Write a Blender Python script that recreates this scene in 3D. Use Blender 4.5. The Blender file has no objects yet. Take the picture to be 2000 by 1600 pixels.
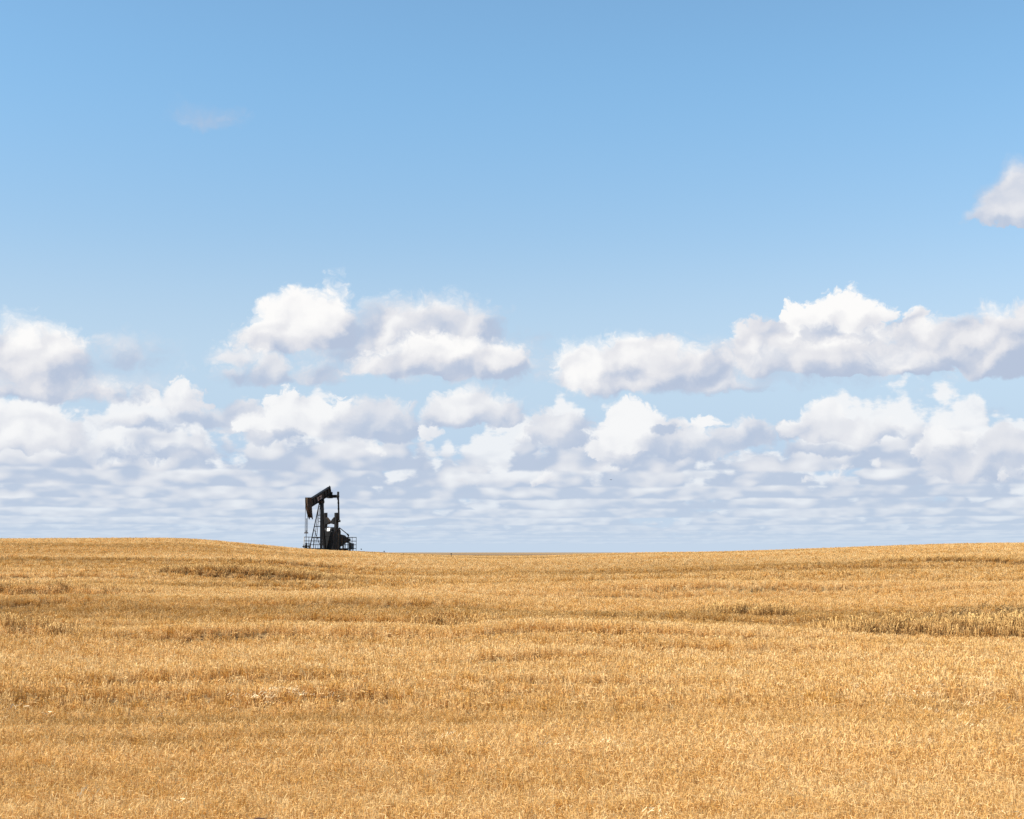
import bpy, bmesh, math, random
import numpy as np
from mathutils import Vector, Matrix

scene = bpy.context.scene
C = scene.collection
rad = math.radians

# ---------------------------------------------------------------- camera
CAM_Z = 3.0
PITCH = 5.5926
cam_data = bpy.data.cameras.new("camera")
cam_data.lens = 50; cam_data.sensor_width = 36
cam_data.clip_start = 0.1; cam_data.clip_end = 40000
cam = bpy.data.objects.new("camera", cam_data); C.objects.link(cam)
cam.location = (0, 0, CAM_Z)
cam.rotation_euler = (rad(90 + PITCH), 0, 0)
scene.camera = cam

# ---------------------------------------------------------------- exposure
scene.view_settings.view_transform = 'Standard'
scene.view_settings.look = 'None'
scene.view_settings.exposure = EXPO = 0.70
scene.view_settings.gamma = 1.0
scene.view_settings.use_curve_mapping = False

# ---------------------------------------------------------------- sun
SUN_EL, SUN_AZ = 43.0, -108.0            # azimuth from +Y (view direction), clockwise: sun to the left, a little behind
sun_dir = Vector((math.sin(rad(SUN_AZ)) * math.cos(rad(SUN_EL)), math.cos(rad(SUN_AZ)) * math.cos(rad(SUN_EL)), math.sin(rad(SUN_EL))))
sl = bpy.data.lights.new("sun", 'SUN'); sl.energy = 5.0; sl.angle = rad(0.53); sl.color = (1.0, 0.955, 0.88)
sun = bpy.data.objects.new("sun", sl); C.objects.link(sun)
sun.location = (-60, -20, 60)
sun.rotation_euler = sun_dir.to_track_quat('Z', 'Y').to_euler()
# ---------------------------------------------------------------- node maths
class N:
    """A scalar socket that can be written as a formula."""
    nt = None
    def __init__(s, sock): s.s = sock
    @staticmethod
    def op(kind, *a, clamp=False):
        n = N.nt.nodes.new('ShaderNodeMath'); n.operation = kind; n.use_clamp = clamp
        for i, v in enumerate(a):
            if isinstance(v, N): N.nt.links.new(v.s, n.inputs[i])
            else: n.inputs[i].default_value = v
        return N(n.outputs[0])
    def __add__(s, o): return N.op('ADD', s, o)
    __radd__ = __add__
    def __sub__(s, o): return N.op('SUBTRACT', s, o)
    def __rsub__(s, o): return N.op('SUBTRACT', o, s)
    def __mul__(s, o): return N.op('MULTIPLY', s, o)
    __rmul__ = __mul__
    def __truediv__(s, o): return N.op('DIVIDE', s, o)
    def sat(s): return N.op('ADD', s, 0.0, clamp=True)

def vec(x, y, z=0.0):
    n = N.nt.nodes.new('ShaderNodeCombineXYZ')
    for i, v in enumerate((x, y, z)):
        if isinstance(v, N): N.nt.links.new(v.s, n.inputs[i])
        else: n.inputs[i].default_value = v
    return n.outputs[0]

def fbm(v, scale, detail, rough, dims='3D', dist=0.0, lac=2.0):
    n = N.nt.nodes.new('ShaderNodeTexNoise'); n.noise_dimensions = dims
    if isinstance(scale, N): N.nt.links.new(scale.s, n.inputs['Scale'])
    else: n.inputs['Scale'].default_value = scale
    n.inputs['Detail'].default_value = detail
    n.inputs['Roughness'].default_value = rough; n.inputs['Distortion'].default_value = dist
    n.inputs['Lacunarity'].default_value = lac
    N.nt.links.new(v, n.inputs['Vector'])
    return N(n.outputs[0])

def smooth(x, a, b):
    n = N.nt.nodes.new('ShaderNodeMapRange'); n.interpolation_type = 'SMOOTHSTEP'
    N.nt.links.new(x.s, n.inputs['Value'])
    for k, v in (('From Min', a), ('From Max', b)):
        if isinstance(v, N): N.nt.links.new(v.s, n.inputs[k])
        else: n.inputs[k].default_value = v
    return N(n.outputs[0])

def mixc(f, a, b):
    n = N.nt.nodes.new('ShaderNodeMix'); n.data_type = 'RGBA'
    for sock, v in ((n.inputs[0], f), (n.inputs[6], a), (n.inputs[7], b)):
        if isinstance(v, N): N.nt.links.new(v.s, sock)
        elif isinstance(v, bpy.types.NodeSocket): N.nt.links.new(v, sock)
        elif isinstance(v, (int, float)): sock.default_value = v
        else: sock.default_value = (*v, 1.0)
    return n.outputs[2]

def lin(h):
    """#rrggbb as scene-linear colour"""
    c = [int(h[i:i+2], 16) / 255 for i in (1, 3, 5)]
    return tuple(x / 12.92 if x <= 0.04045 else ((x + 0.055) / 1.055) ** 2.4 for x in c)
CLOUDS = [
    ([(-18.75,4.22,2.27,1.65,0.62), (-20.58,4.27,1.85,1.44,0.82), (-17.62,3.96,1.24,1.24,0.41)], 3.64, 2.16, 1.00, 0.45, 0.14, 0.42, 1.00, 0.15, 0.13),
    ([(-13.14,5.61,0.99,1.11,0.31), (-14.21,5.66,0.82,0.49,0.21), (-12.25,5.63,0.54,0.41,0.16)], 5.45, 1.24, 1.00, 0.50, 0.06, 0.32, 1.00, 0.25, 0.13),
    ([(-12.24,5.06,2.68,0.74,0.33), (-14.78,4.85,2.06,0.70,0.29), (-10.64,4.73,1.85,0.58,0.29), (-13.58,3.63,2.88,0.54,0.29), (-15.52,3.56,1.44,0.62,0.25)], 4.46, 1.24, 0.72, 0.22, 0.16, 0.36, 0.95, 0.00, 0.13),
    ([(-9.03,4.81,1.36,1.65,0.41), (-8.02,4.82,1.13,1.44,0.41), (-10.24,4.79,0.93,0.82,0.31), (-6.93,5.39,0.58,0.87,0.41)], 4.51, 1.96, 1.00, 0.50, 0.06, 0.32, 1.00, 0.28, 0.13),
    ([(-5.37,4.79,2.06,1.36,0.52), (-7.10,4.53,1.24,0.82,0.37), (-10.85,5.45,1.13,0.54,0.31), (-9.63,4.29,1.44,0.58,0.29)], 4.34, 1.96, 0.55, 0.20, 0.14, 0.36, 0.95, 0.00, 0.13),
    ([(-1.66,5.14,1.81,1.65,0.29), (-0.31,5.14,1.28,1.13,0.29), (-2.90,5.05,1.03,0.70,0.25)], 4.93, 1.75, 0.85, 0.30, 0.13, 0.34, 1.00, 0.00, 0.13),
    ([(-9.43,4.46,1.24,0.45,0.25), (-7.00,4.61,1.03,0.41,0.25)], 4.30, 1.24, 0.40, 0.20, 0.05, 0.26, 0.90, 0.00, 0.13),
    ([(4.85,4.09,1.52,2.02,0.31), (5.61,4.50,1.19,1.32,0.52), (3.67,3.85,0.87,0.99,0.31), (7.92,5.01,0.78,0.49,0.16), (6.60,4.94,0.70,0.49,0.21)], 3.83, 2.16, 1.00, 0.52, 0.06, 0.32, 1.00, 0.30, 0.13),
    ([(6.89,3.96,2.27,1.03,0.41), (9.33,4.34,1.75,1.07,0.52), (11.23,4.56,1.24,0.70,0.45), (4.74,3.48,1.44,0.70,0.29), (2.07,4.81,1.65,0.82,0.41), (1.86,4.35,1.85,0.74,0.33)], 3.81, 1.65, 0.55, 0.20, 0.12, 0.38, 0.95, 0.00, 0.13),
    ([(5.98,4.70,0.82,0.41,0.29)], 4.33, 1.24, 0.40, 0.20, 0.04, 0.22, 0.90, 0.00, 0.13),
    ([(12.46,4.33,1.19,1.65,0.21), (11.43,4.55,1.07,0.70,0.25), (13.30,4.32,1.03,0.99,0.25)], 4.21, 1.81, 0.95, 0.30, 0.10, 0.34, 1.00, 0.10, 0.13),
    ([(14.61,4.29,1.07,0.82,0.21), (12.21,3.77,1.96,0.62,0.21)], 4.10, 1.03, 0.60, 0.20, 0.12, 0.30, 0.90, 0.00, 0.13),
    ([(17.01,3.93,1.32,1.03,0.52), (16.05,3.59,0.45,0.99,0.37)], 3.28, 1.65, 1.00, 0.50, 0.05, 0.30, 1.00, 0.30, 0.13),
    ([(17.25,3.14,1.48,1.03,0.41), (19.18,3.49,1.54,1.36,0.45), (18.05,2.87,2.27,0.74,0.33)], 2.88, 1.75, 0.46, 0.20, 0.10, 0.36, 0.95, 0.05, 0.13),
    ([(-3.64,4.63,0.45,0.49,0.41), (-3.10,4.76,0.54,0.29,0.25), (-5.32,3.93,0.54,0.21,0.16), (1.44,2.91,0.45,0.33,0.37), (0.93,2.81,0.21,0.21,0.21), (-2.06,2.71,0.70,0.25,0.16), (14.39,3.32,0.29,0.49,0.29), (19.34,2.75,0.29,0.41,0.33), (12.98,2.94,0.45,0.29,0.25), (11.60,2.75,0.82,0.16,0.16)], 3.73, 1.24, 1.00, 0.60, 0.06, 0.34, 0.90, 0.30, 0.13),
    ([(-4.36,7.84,5.97,2.27,1.13), (-2.08,7.86,3.30,1.65,1.24)], 6.40, 4.12, 0.45, 0.25, 0.50, 0.90, 0.55, 0.00, 0.00),
    ([(10.28,7.13,10.71,1.44,0.91), (3.73,7.02,3.09,1.24,0.82), (1.25,7.14,1.65,0.82,0.62)], 6.32, 2.47, 0.40, 0.20, 0.45, 0.80, 0.50, 0.00, 0.00),
    ([(-17.50,6.32,4.74,1.44,0.82), (-15.42,7.38,2.06,1.03,0.62)], 5.53, 2.47, 0.40, 0.20, 0.45, 0.80, 0.50, 0.00, 0.00),
    ([(-15.23,7.49,1.28,0.70,0.49), (-14.27,7.82,0.74,0.37,0.25), (-15.92,7.92,0.82,0.37,0.29)], 7.09, 1.03, 0.45, 0.20, 0.25, 0.45, 0.60, 0.00, 0.00),
    ([(-18.83,6.96,2.64,2.02,1.03), (-20.68,7.17,2.47,1.61,1.24), (-17.51,6.61,1.13,1.69,0.82), (-18.80,5.92,3.91,0.93,0.33), (-16.44,5.92,1.75,0.87,0.33)], 5.69, 3.19, 0.97, 0.20, 0.22, 0.46, 1.00, 0.10, 0.00),
    ([(-4.99,8.34,2.27,1.90,0.62), (-2.91,8.47,2.06,1.85,0.62), (-1.67,8.47,1.65,1.54,0.62), (-6.22,7.81,2.27,1.03,0.41)], 7.83, 2.47, 0.72, 0.22, 0.30, 0.42, 0.95, 0.00, 0.00),
    ([(-8.48,8.31,2.47,2.27,0.54), (-7.22,9.13,0.95,1.73,0.82), (-9.59,8.20,1.54,1.44,0.62), (-10.30,8.34,1.44,0.82,0.70)], 7.78, 2.88, 1.00, 0.30, 0.17, 0.42, 1.00, 0.22, 0.00),
    ([(-9.87,6.69,1.19,1.15,0.33), (-7.74,6.81,1.32,0.87,0.29), (-11.17,6.66,0.95,0.66,0.29), (-11.09,7.51,1.03,0.74,0.54)], 6.40, 1.24, 0.70, 0.22, 0.26, 0.40, 0.90, 0.00, 0.00),
    ([(-2.91,7.23,3.30,1.52,0.37), (-0.73,7.20,1.81,1.40,0.37), (-4.97,7.13,2.16,0.87,0.33)], 6.86, 1.75, 0.97, 0.22, 0.16, 0.36, 1.00, 0.12, 0.00),
    ([(3.53,6.71,2.06,1.96,0.45), (2.45,7.34,0.95,1.28,0.74)], 6.24, 2.47, 0.92, 0.30, 0.20, 0.40, 0.95, 0.20, 0.00),
    ([(5.28,6.90,2.22,1.98,0.70), (7.23,6.67,2.16,1.65,0.54), (8.85,6.26,1.73,0.58,0.21), (4.76,6.35,2.88,0.74,0.21)], 6.14, 2.58, 0.74, 0.12, 0.20, 0.38, 1.00, -0.02, 0.00),
    ([(13.10,8.26,2.06,2.06,0.82), (13.28,9.42,0.82,1.03,0.82), (11.67,8.71,1.32,1.24,0.82), (15.89,8.91,0.58,0.62,0.41), (14.78,9.00,0.82,0.74,0.41)], 7.46, 2.88, 1.00, 0.60, 0.07, 0.36, 1.00, 0.38, 0.00),
    ([(12.41,7.80,1.24,1.28,0.41), (13.64,7.76,1.44,0.95,0.41), (13.08,7.66,1.24,0.82,0.41), (15.79,8.26,1.32,0.70,0.49), (11.29,7.71,1.24,0.62,0.41)], 7.48, 2.06, 0.42, 0.16, 0.09, 0.34, 0.90, 0.00, 0.00),
    ([(10.04,7.29,1.65,2.31,0.45), (13.07,6.98,3.50,1.44,0.29), (15.51,6.94,2.64,1.36,0.29), (17.15,7.51,2.88,1.69,0.70), (19.31,7.23,2.37,2.06,0.82), (20.72,8.13,1.85,1.57,1.24)], 6.77, 2.88, 0.74, 0.14, 0.14, 0.42, 1.00, -0.04, 0.00),
    ([(3.94,6.65,1.90,0.62,0.29), (2.49,6.93,0.74,0.62,0.33)], 6.30, 1.03, 0.95, 0.50, 0.30, 0.22, 0.75, 0.10, 0.00),
    ([(8.75,6.34,1.65,0.41,0.19)], 6.18, 0.62, 0.90, 0.50, 0.25, 0.20, 0.70, 0.10, 0.00),
    ([(4.98,7.63,1.24,0.74,0.62)], 7.01, 1.24, 0.90, 0.55, 0.35, 0.22, 0.60, 0.10, 0.00),
    ([(10.28,7.29,1.36,0.70,0.41), (9.69,7.75,0.62,0.62,0.41)], 6.82, 1.24, 0.95, 0.50, 0.30, 0.22, 0.75, 0.10, 0.00),
    ([(15.61,7.14,1.73,0.78,0.33)], 6.74, 1.03, 0.95, 0.50, 0.30, 0.22, 0.70, 0.10, 0.00),
    ([(20.22,12.36,1.75,2.35,0.16), (19.05,12.44,1.03,1.03,0.16), (19.21,12.95,0.95,1.03,0.54), (19.76,13.48,0.95,0.99,0.91)], 12.20, 2.37, 0.36, 0.24, 0.17, 0.10, 0.95, 0.00, 0.00),
    ([(-12.48,16.65,1.19,0.70,0.21), (-11.68,16.74,0.82,0.41,0.16)], 16.51, 0.82, 0.06, 0.00, 0.40, 0.36, 0.66, -0.15, 0.00),
    ([(18.59,5.30,0.82,0.33,0.29), (16.92,6.04,0.70,0.21,0.16)], 5.07, 0.62, 0.30, 0.15, 0.25, 0.40, 0.40, 0.00, 0.00),
]
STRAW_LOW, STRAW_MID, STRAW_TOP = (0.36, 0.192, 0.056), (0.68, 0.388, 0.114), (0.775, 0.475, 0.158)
# ---------------------------------------------------------------- world: blue sky and its cumulus, by direction
SKY_STRENGTH = 0.10
world = bpy.data.worlds.new("World"); scene.world = world
world.use_nodes = True
world.cycles.sampling_method = 'MANUAL'; world.cycles.sample_map_resolution = 256
wt = world.node_tree; wt.nodes.clear(); N.nt = wt
wout = wt.nodes.new('ShaderNodeOutputWorld')
nishita = wt.nodes.new('ShaderNodeTexSky'); nishita.sky_type = 'NISHITA'; nishita.sun_disc = False
nishita.sun_elevation = rad(SUN_EL); nishita.sun_rotation = rad(SUN_AZ)
nishita.altitude = 600; nishita.air_density = 1.0; nishita.dust_density = 0.6; nishita.ozone_density = 1.0

def emit(col):
    b = wt.nodes.new('ShaderNodeBackground'); b.inputs['Strength'].default_value = SKY_STRENGTH
    wt.links.new(col, b.inputs['Color'])
    return b.outputs[0]

def over(f, below, above):
    m = wt.nodes.new('ShaderNodeMixShader')
    wt.links.new(f.s, m.inputs[0]); wt.links.new(below, m.inputs[1]); wt.links.new(above, m.inputs[2])
    return m.outputs[0]

tc = wt.nodes.new('ShaderNodeTexCoord'); sep = wt.nodes.new('ShaderNodeSeparateXYZ')
wt.links.new(tc.outputs['Generated'], sep.inputs[0])
dx, dy, dz = (N(sep.outputs[i]) for i in range(3))
hor = N.op('SQRT', dx * dx + dy * dy + 1e-6)
ux, uy, tz = dx / hor, dy / hor, dz / hor                  # compass direction and slope of the line of sight
AZ = N.op('MULTIPLY', N.op('ARCTAN2', dx, dy), 180 / math.pi)
AZ = N.op('PINGPONG', AZ + 22.5, 45.0) - 22.5              # the same kind of sky goes on all round
EL = N.op('MULTIPLY', N.op('ARCTANGENT', tz), 180 / math.pi)

G = 1.0 / (SKY_STRENGTH * 2 ** EXPO)                       # picture value -> radiance fed to the background
def pic(h): return tuple(v * G for v in lin(h))
LIT, WARM, SHADE, FAR, HORIZON = pic('#fdfcfb'), pic('#e3e4ea'), pic('#b8c5db'), pic('#c6d7ea'), pic('#bad1ea')

def tint(sh, air):
    """cloud colour from its light (0 shaded .. 1 sunlit) and the share of air in front of it"""
    a = mixc(smooth(sh, 0.0, 0.55), SHADE, WARM)
    b = mixc(smooth(sh, 0.40, 1.0), a, LIT)
    return mixc(air, b, FAR)

# blue of the clear sky, paler towards the horizon
def times(col, rgb):
    g = wt.nodes.new('ShaderNodeVectorMath'); g.operation = 'MULTIPLY'; g.inputs[1].default_value = rgb
    wt.links.new(col, g.inputs[0]); return g.outputs[0]
clear = mixc(smooth(EL, 7.0, 20.0), times(nishita.outputs[0], (1.05, 1.0, 0.94)), times(nishita.outputs[0], (0.96, 1.22, 1.22)))
clear = mixc(smooth(EL, 13.0, 2.5) * 0.97, clear, HORIZON)
clear = mixc(smooth(EL, 2.8, 0.6), clear, FAR)
clear_sky = emit(clear)

DECKS = [(420, .28, .88), (280, .28, .86), (200, .28, .82), (150, .30, .75), (112, .315, .67), (84, .325, .58), (64, .315, .50), (50, .33, .42), (40, .34, .34), (32, .355, .27), (25.5, .405, .19)]

def group(name, ins, colour_in=(), outs=(), colour_out=()):
    """a node group to build formulas in: returns it, its inputs by name and a function that wires the outputs"""
    g = bpy.data.node_groups.new(name, 'ShaderNodeTree')
    for nm in colour_in: g.interface.new_socket(nm, in_out='INPUT', socket_type='NodeSocketColor')
    for nm in ins: g.interface.new_socket(nm, in_out='INPUT', socket_type='NodeSocketFloat')
    for nm in colour_out: g.interface.new_socket(nm, in_out='OUTPUT', socket_type='NodeSocketColor')
    for nm in outs: g.interface.new_socket(nm, in_out='OUTPUT', socket_type='NodeSocketFloat')
    N.nt = g
    gi = g.nodes.new('NodeGroupInput'); go = g.nodes.new('NodeGroupOutput')
    val = {nm: gi.outputs[nm] for nm in colour_in}; val.update({nm: N(gi.outputs[nm]) for nm in ins})
    def done(*socks):
        for i, s in enumerate(socks): g.links.new(s.s if isinstance(s, N) else s, go.inputs[i])
        N.nt = wt
    return g, val, done

def use(g, **kw):
    n = wt.nodes.new('ShaderNodeGroup'); n.node_tree = g
    for k, v in kw.items():
        if isinstance(v, N): wt.links.new(v.s, n.inputs[k])
        elif isinstance(v, bpy.types.NodeSocket): wt.links.new(v, n.inputs[k])
        else: n.inputs[k].default_value = v
    return n.outputs

# one puff of a cloud as a node group: how far inside it the line of sight passes, its own light, its weight in the blend
puff = bpy.data.node_groups.new('cloud_puff', 'ShaderNodeTree')
for nm in ('A', 'E', 'a', 'e', 'irx', 'iup', 'idn', 'm'):
    puff.interface.new_socket(nm, in_out='INPUT', socket_type='NodeSocketFloat')
for nm in ('d', 's', 'w'):
    puff.interface.new_socket(nm, in_out='OUTPUT', socket_type='NodeSocketFloat')
N.nt = puff
gi = puff.nodes.new('NodeGroupInput'); go = puff.nodes.new('NodeGroupOutput')
pA, pE, pa, pe, pirx, piup, pidn, pm = (N(gi.outputs[i]) for i in range(8))
u = (pA - pa) * pirx; w0 = pE - pe
w = N.op('MAXIMUM', w0 * piup, w0 * pidn)
q = 1.0 - N.op('SQRT', u * u + w * w)
puff_d, puff_w = q * pm, N.op('POWER', 6.0, q * 2.2)
puff_s = (w0 * piup * 0.75 - u * 0.42) * puff_w
for i, v in enumerate((puff_d, puff_s, puff_w)): puff.links.new(v.s, go.inputs[i])
N.nt = wt

def add_puffs(puffs):
    z = num = den = None
    for (a, e, rx, up, dn) in puffs:
        n = wt.nodes.new('ShaderNodeGroup'); n.node_tree = puff
        wt.links.new(AW.s, n.inputs[0]); wt.links.new(EW.s, n.inputs[1])
        for i, v in enumerate((a, e, 1 / rx, 1 / up, -1 / dn, min(rx, up))): n.inputs[2 + i].default_value = v
        d, s, w = (N(n.outputs[i]) for i in range(3))
        z = d if z is None else N.op('MAXIMUM', z, d)
        num = s if num is None else num + s
        den = w if den is None else den + w
    return z, num / den

# rows of fair-weather cumulus running to the horizon: decks at growing distance (km), base 1.4 km up
deck, v, done = group('cloud_deck', ('ux', 'uy', 'tz', 'R', 'seed', 'stretch', 'cov_scale', 'scale', 'cov0', 'soft0', 'soft1', 'sh_mul', 'sh_add', 'air', 'back'), ('below',), (), ('colour',))
X, Y, H = v['ux'] * v['R'], v['uy'] * v['R'], v['tz'] * v['R']
V = H * v['stretch']
cov = fbm(vec(X, Y, v['seed']), v['cov_scale'], 4, 0.62)
n = fbm(vec(X, Y, V), v['scale'], 6, 0.6)
n2 = fbm(vec(X - v['back'], Y, V + v['back'] * 1.64), v['scale'], 2, 0.58)
nl = fbm(vec(X, Y, V), v['scale'], 2, 0.58)
top = (cov - v['cov0']) * 6.5
h0 = H - 1.40
f = N.op('MINIMUM', top - h0 + (n - 0.5) * 2.4, h0 * 4.5 + 0.22 + (n - 0.5) * 1.0)
alpha = smooth(f, v['soft0'], v['soft1']) * 0.95
sh = (h0 * 1.0 + 0.02 + (nl - n2) * 2.2 + (n - 0.5) * 1.0 + (cov - 0.46) * 1.7) * v['sh_mul'] + v['sh_add']
done(mixc(alpha, v['below'], tint(sh, v['air'])))
low = clear
for i, (R, cov0, air) in enumerate(DECKS):
    far = R > 45
    q = (20 / R) ** (0.62 if far else 0.70)
    low = use(deck, below=low, ux=ux, uy=uy, tz=tz, R=R, seed=7.3 * i, stretch=1.5 / q, cov_scale=0.42 * q, scale=1.1 * q, cov0=cov0, soft0=-0.08 if far else -0.05, soft1=0.32 if far else 0.26,
              sh_mul=0.85 if far else 1.0, sh_add=0.08 if far else 0.0, air=air, back=0.22 / q)[0]

# the larger clouds nearer by: puffs (azimuth, elevation, half width, rise, sag in degrees), base, height, light, shade, softness, raggedness, density, brightness
wx = fbm(vec(AZ, EL, 21.0), 0.75, 5, 0.55); wy = fbm(vec(AZ, EL, 35.0), 0.75, 5, 0.55)
AW = AZ + (wx - 0.5) * 1.7; EW = EL + (wy - 0.5) * 1.3
na = fbm(vec(AZ, EL * 1.15, 2.0), 0.5, 7, 0.6)
b1 = N.op('ABSOLUTE', fbm(vec(AW, EW * 1.2, 9.0), 0.85, 1, 0.5) - 0.5)
b2 = N.op('ABSOLUTE', fbm(vec(AW, EW * 1.2, 15.0), 2.4, 3, 0.55) - 0.5)
rag = (na - 0.5) * 1.3 + b1 * 2.2 + b2 * 1.9 - 0.58
ns = fbm(vec(AW, EW * 1.15, 2.0), 0.42, 2, 0.5)
nb = fbm(vec(AW - 0.30, EW * 1.15 + 0.42, 2.0), 0.42, 2, 0.5)
light_n = (ns - nb) * 3.4 + (na - 0.5) * 0.5 + b2 * 0.35 - 0.04
edge = 0.35 + 2.6 * N.op('POWER', fbm(vec(AZ, EL, 50.0), 0.35, 3, 0.5), 2.0)

layer, v, done = group('cloud_layer', ('z', 'lump', 'E', 'rag', 'edge', 'light', 'amp', 'soft0', 'soft1', 'density', 'base', 'k_rise', 'k0', 'k_lump', 'k_light', 'air'), ('below',), (), ('colour',))
alpha = smooth(v['z'] + v['rag'] * v['amp'], v['edge'] * v['soft0'], v['edge'] * v['soft1']) * v['density']
sh = (v['E'] - v['base']) * v['k_rise'] + v['k0'] + v['lump'] * v['k_lump'] + v['light'] * v['k_light']
done(mixc(alpha, v['below'], tint(sh, v['air'])))

def add_clouds(col, clouds):
    for (puffs, base, height, lit, shade, soft, amp, op, bias, air) in clouds:
        z, lump = add_puffs(puffs)
        col = use(layer, below=col, z=z, lump=lump, E=EW, rag=rag, edge=edge, light=light_n, amp=amp * 1.15, soft0=soft * -1.1, soft1=soft * 2.3, density=op, base=base,
                  k_rise=0.55 * (lit - shade) / height, k0=shade + bias * 0.5, k_lump=(lit - shade) * 0.8, k_light=0.55 + 0.25 * (lit - shade), air=air)[0]
    return col

SPLIT = 11.4
# only the clouds that reach into a stretch of sky are worked out there
CUTS = [-60, -7.5, 6.5, 60]
parts = [emit(add_clouds(low, [c for c in CLOUDS if c[0][0][1] < SPLIT and any(a + rx + 2.2 > lo and a - rx - 2.2 < hi for (a, e, rx, up, dn) in c[0])])) for lo, hi in zip(CUTS, CUTS[1:])]
sky_low = over(N.op('LESS_THAN', AZ, CUTS[2]), parts[2], over(N.op('LESS_THAN', AZ, CUTS[1]), parts[1], parts[0]))
sky_mid = emit(add_clouds(clear, [c for c in CLOUDS if c[0][0][1] >= SPLIT]))
sky = over(N.op('LESS_THAN', EL, SPLIT), over(N.op('LESS_THAN', EL, 19.0), clear_sky, sky_mid), sky_low)
sky = over(N.op('LESS_THAN', EL, -1.0), sky, clear_sky)
wt.links.new(sky, wout.inputs['Surface'])
# ---------------------------------------------------------------- land
rng = np.random.default_rng(11)

def sstep(a, b, x):
    t = np.clip((x - a) / (b - a), 0, 1)
    return t * t * (3 - 2 * t)

_ph = rng.uniform(0, 2 * np.pi, (24, 2)); _an = rng.uniform(0, 2 * np.pi, 24)
def waves(x, y, wl, k0, n=6, stretch=5.0):
    """smooth rolling noise, longer across the view than along it"""
    s = 0
    for i in range(k0, k0 + n):
        f = 2 * np.pi / (wl * (0.7 + 0.6 * ((i * 0.37) % 1)))
        c, d = math.cos(_an[i]), math.sin(_an[i])
        s = s + np.sin(f * (c * x / stretch + d * y) + _ph[i, 0])
    return s / n

# depth profile of the field: a gentle rise to a crest, a dip behind it, a lower field beyond, then away to the horizon
PY = np.array([-40, 5, 13, 30, 60, 90, 120, 145, 165, 180, 195, 210, 240, 300, 380, 480, 560, 800, 1600, 4000, 9000.])
PZ = np.array([-.10, -.02, 0, .26, .72, 1.18, 1.62, 1.93, 2.13, 2.26, 2.31, 2.16, 1.6, 1.1, 1.35, 1.80, 1.5, .2, -6, -24, -60.])
PY_ = np.linspace(-40, 9000, 18081); _pz = np.interp(PY_, PY, PZ)
_k = np.hanning(41); _k /= _k.sum()
_pz = np.convolve(np.pad(_pz, 20, mode='edge'), _k, mode='valid')

# low banks where the ground steps up towards the back: (x0, x1, depth at x0, depth at x1, height, fade, bow)
BANKS = [(-25, -10, 91, 88, .70, 6, 1.2), (-27, -16, 67, 66, .40, 4, .6), (9.0, 19, 43.5, 42, .36, 3, .7), (15.5, 26, 50, 48.5, .62, 3, -.8), (-3.6, -.4, 47, 46.5, .34, 1.5, .3),
         (-16, -11.5, 40, 39.5, .28, 2, .3), (6.6, 11, 53, 52.5, .34, 2, .4), (12, 20, 90, 85, .50, 3, .8), (-13, 1, 76, 74, .26, 4, .6), (26, 48, 112, 104, .35, 6, 1.5),
         (-62, -36, 128, 122, .35, 8, 1.5), (-8, 6, 97, 99, .25, 5, .8), (16, 30, 70, 66, .40, 4, 1.0), (20, 40, 58, 55, .35, 4, 1.0)]
_rb = np.random.default_rng(5)
for _i in range(40):                                             # many slighter ones
    _d = 26 * (150 / 26) ** _rb.random(); _c = _rb.uniform(-.38, .38) * _d; _l = _rb.uniform(.08, .26) * _d
    BANKS.append((_c - _l, _c + _l, _d, _d + _rb.normal(0, .02) * _d, _rb.uniform(.10, .24) + _d * .0009, _l * .9, _rb.normal(0, .006) * _d))

def height(x, y):
    x = np.asarray(x, float); y = np.asarray(y, float)
    z = np.interp(y, PY_, _pz)
    k = np.clip(y / 170.0, 0, 1)
    bell = np.exp(-((y - 172) / 58.0) ** 2)
    u = x / np.maximum(y, 40) * 172.0                     # across the ridge
    z = z + bell * (1.42 * sstep(-20, -42, u) + 0.26 * sstep(-12, -22, u) - 0.74 * np.exp(-((u + 1) / 13.0) ** 2) + 1.22 * sstep(20, 60, u))
    far = sstep(20, 60, y) * (1 - sstep(140, 185, y))
    z = z + far * (0.55 * waves(x, y, 38, 0) + 0.34 * waves(x, y, 17, 6))
    # a swell across the middle and right, with a hollow behind it
    sw = sstep(-14, -2, x) * (1 - sstep(60, 80, x))
    yc = 66 + 2.0 * np.sin(x * .09 + .5)
    z = z + sw * (0.50 * np.exp(-((y - yc) / 6.0) ** 2) - 0.75 * np.exp(-((y - yc - 15) / 9.0) ** 2))
    sl = 1 - sstep(-22, -8, x); yl = 108 + 3.0 * np.sin(x * .07)
    z = z + sl * (0.32 * np.exp(-((y - yl) / 8.0) ** 2) - 0.50 * np.exp(-((y - yl - 18) / 10.0) ** 2))
    s3 = sstep(-4, 3, x); y3 = 47 + 1.2 * np.sin(x * .16 + 1)
    z = z + s3 * (0.20 * np.exp(-((y - y3) / 3.5) ** 2) - 0.26 * np.exp(-((y - y3 - 8) / 5.0) ** 2))
    z = z + (0.03 + 0.05 * sstep(15, 45, y)) * waves(x, y, 6.0, 12, 6, 3.0) * (1 - sstep(150, 185, y))
    for (x0, x1, y0, y1, h, fade, bow) in BANKS:
        t = np.clip((x - x0) / (x1 - x0), -.3, 1.3)
        line = y0 + (y1 - y0) * t + bow * np.sin(t * 5.0) + 0.25 * np.sin(x * 1.7)
        m = sstep(x0, x0 + fade, x) * (1 - sstep(x1 - fade, x1, x))
        d = y - line
        z = z + m * h * (sstep(-0.1, 0.5, d) - 0.5) * np.where(d > 0, np.exp(-np.maximum(d, 0) / 9.0), np.exp(np.minimum(d, 0) / 9.0))
    return z

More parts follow.
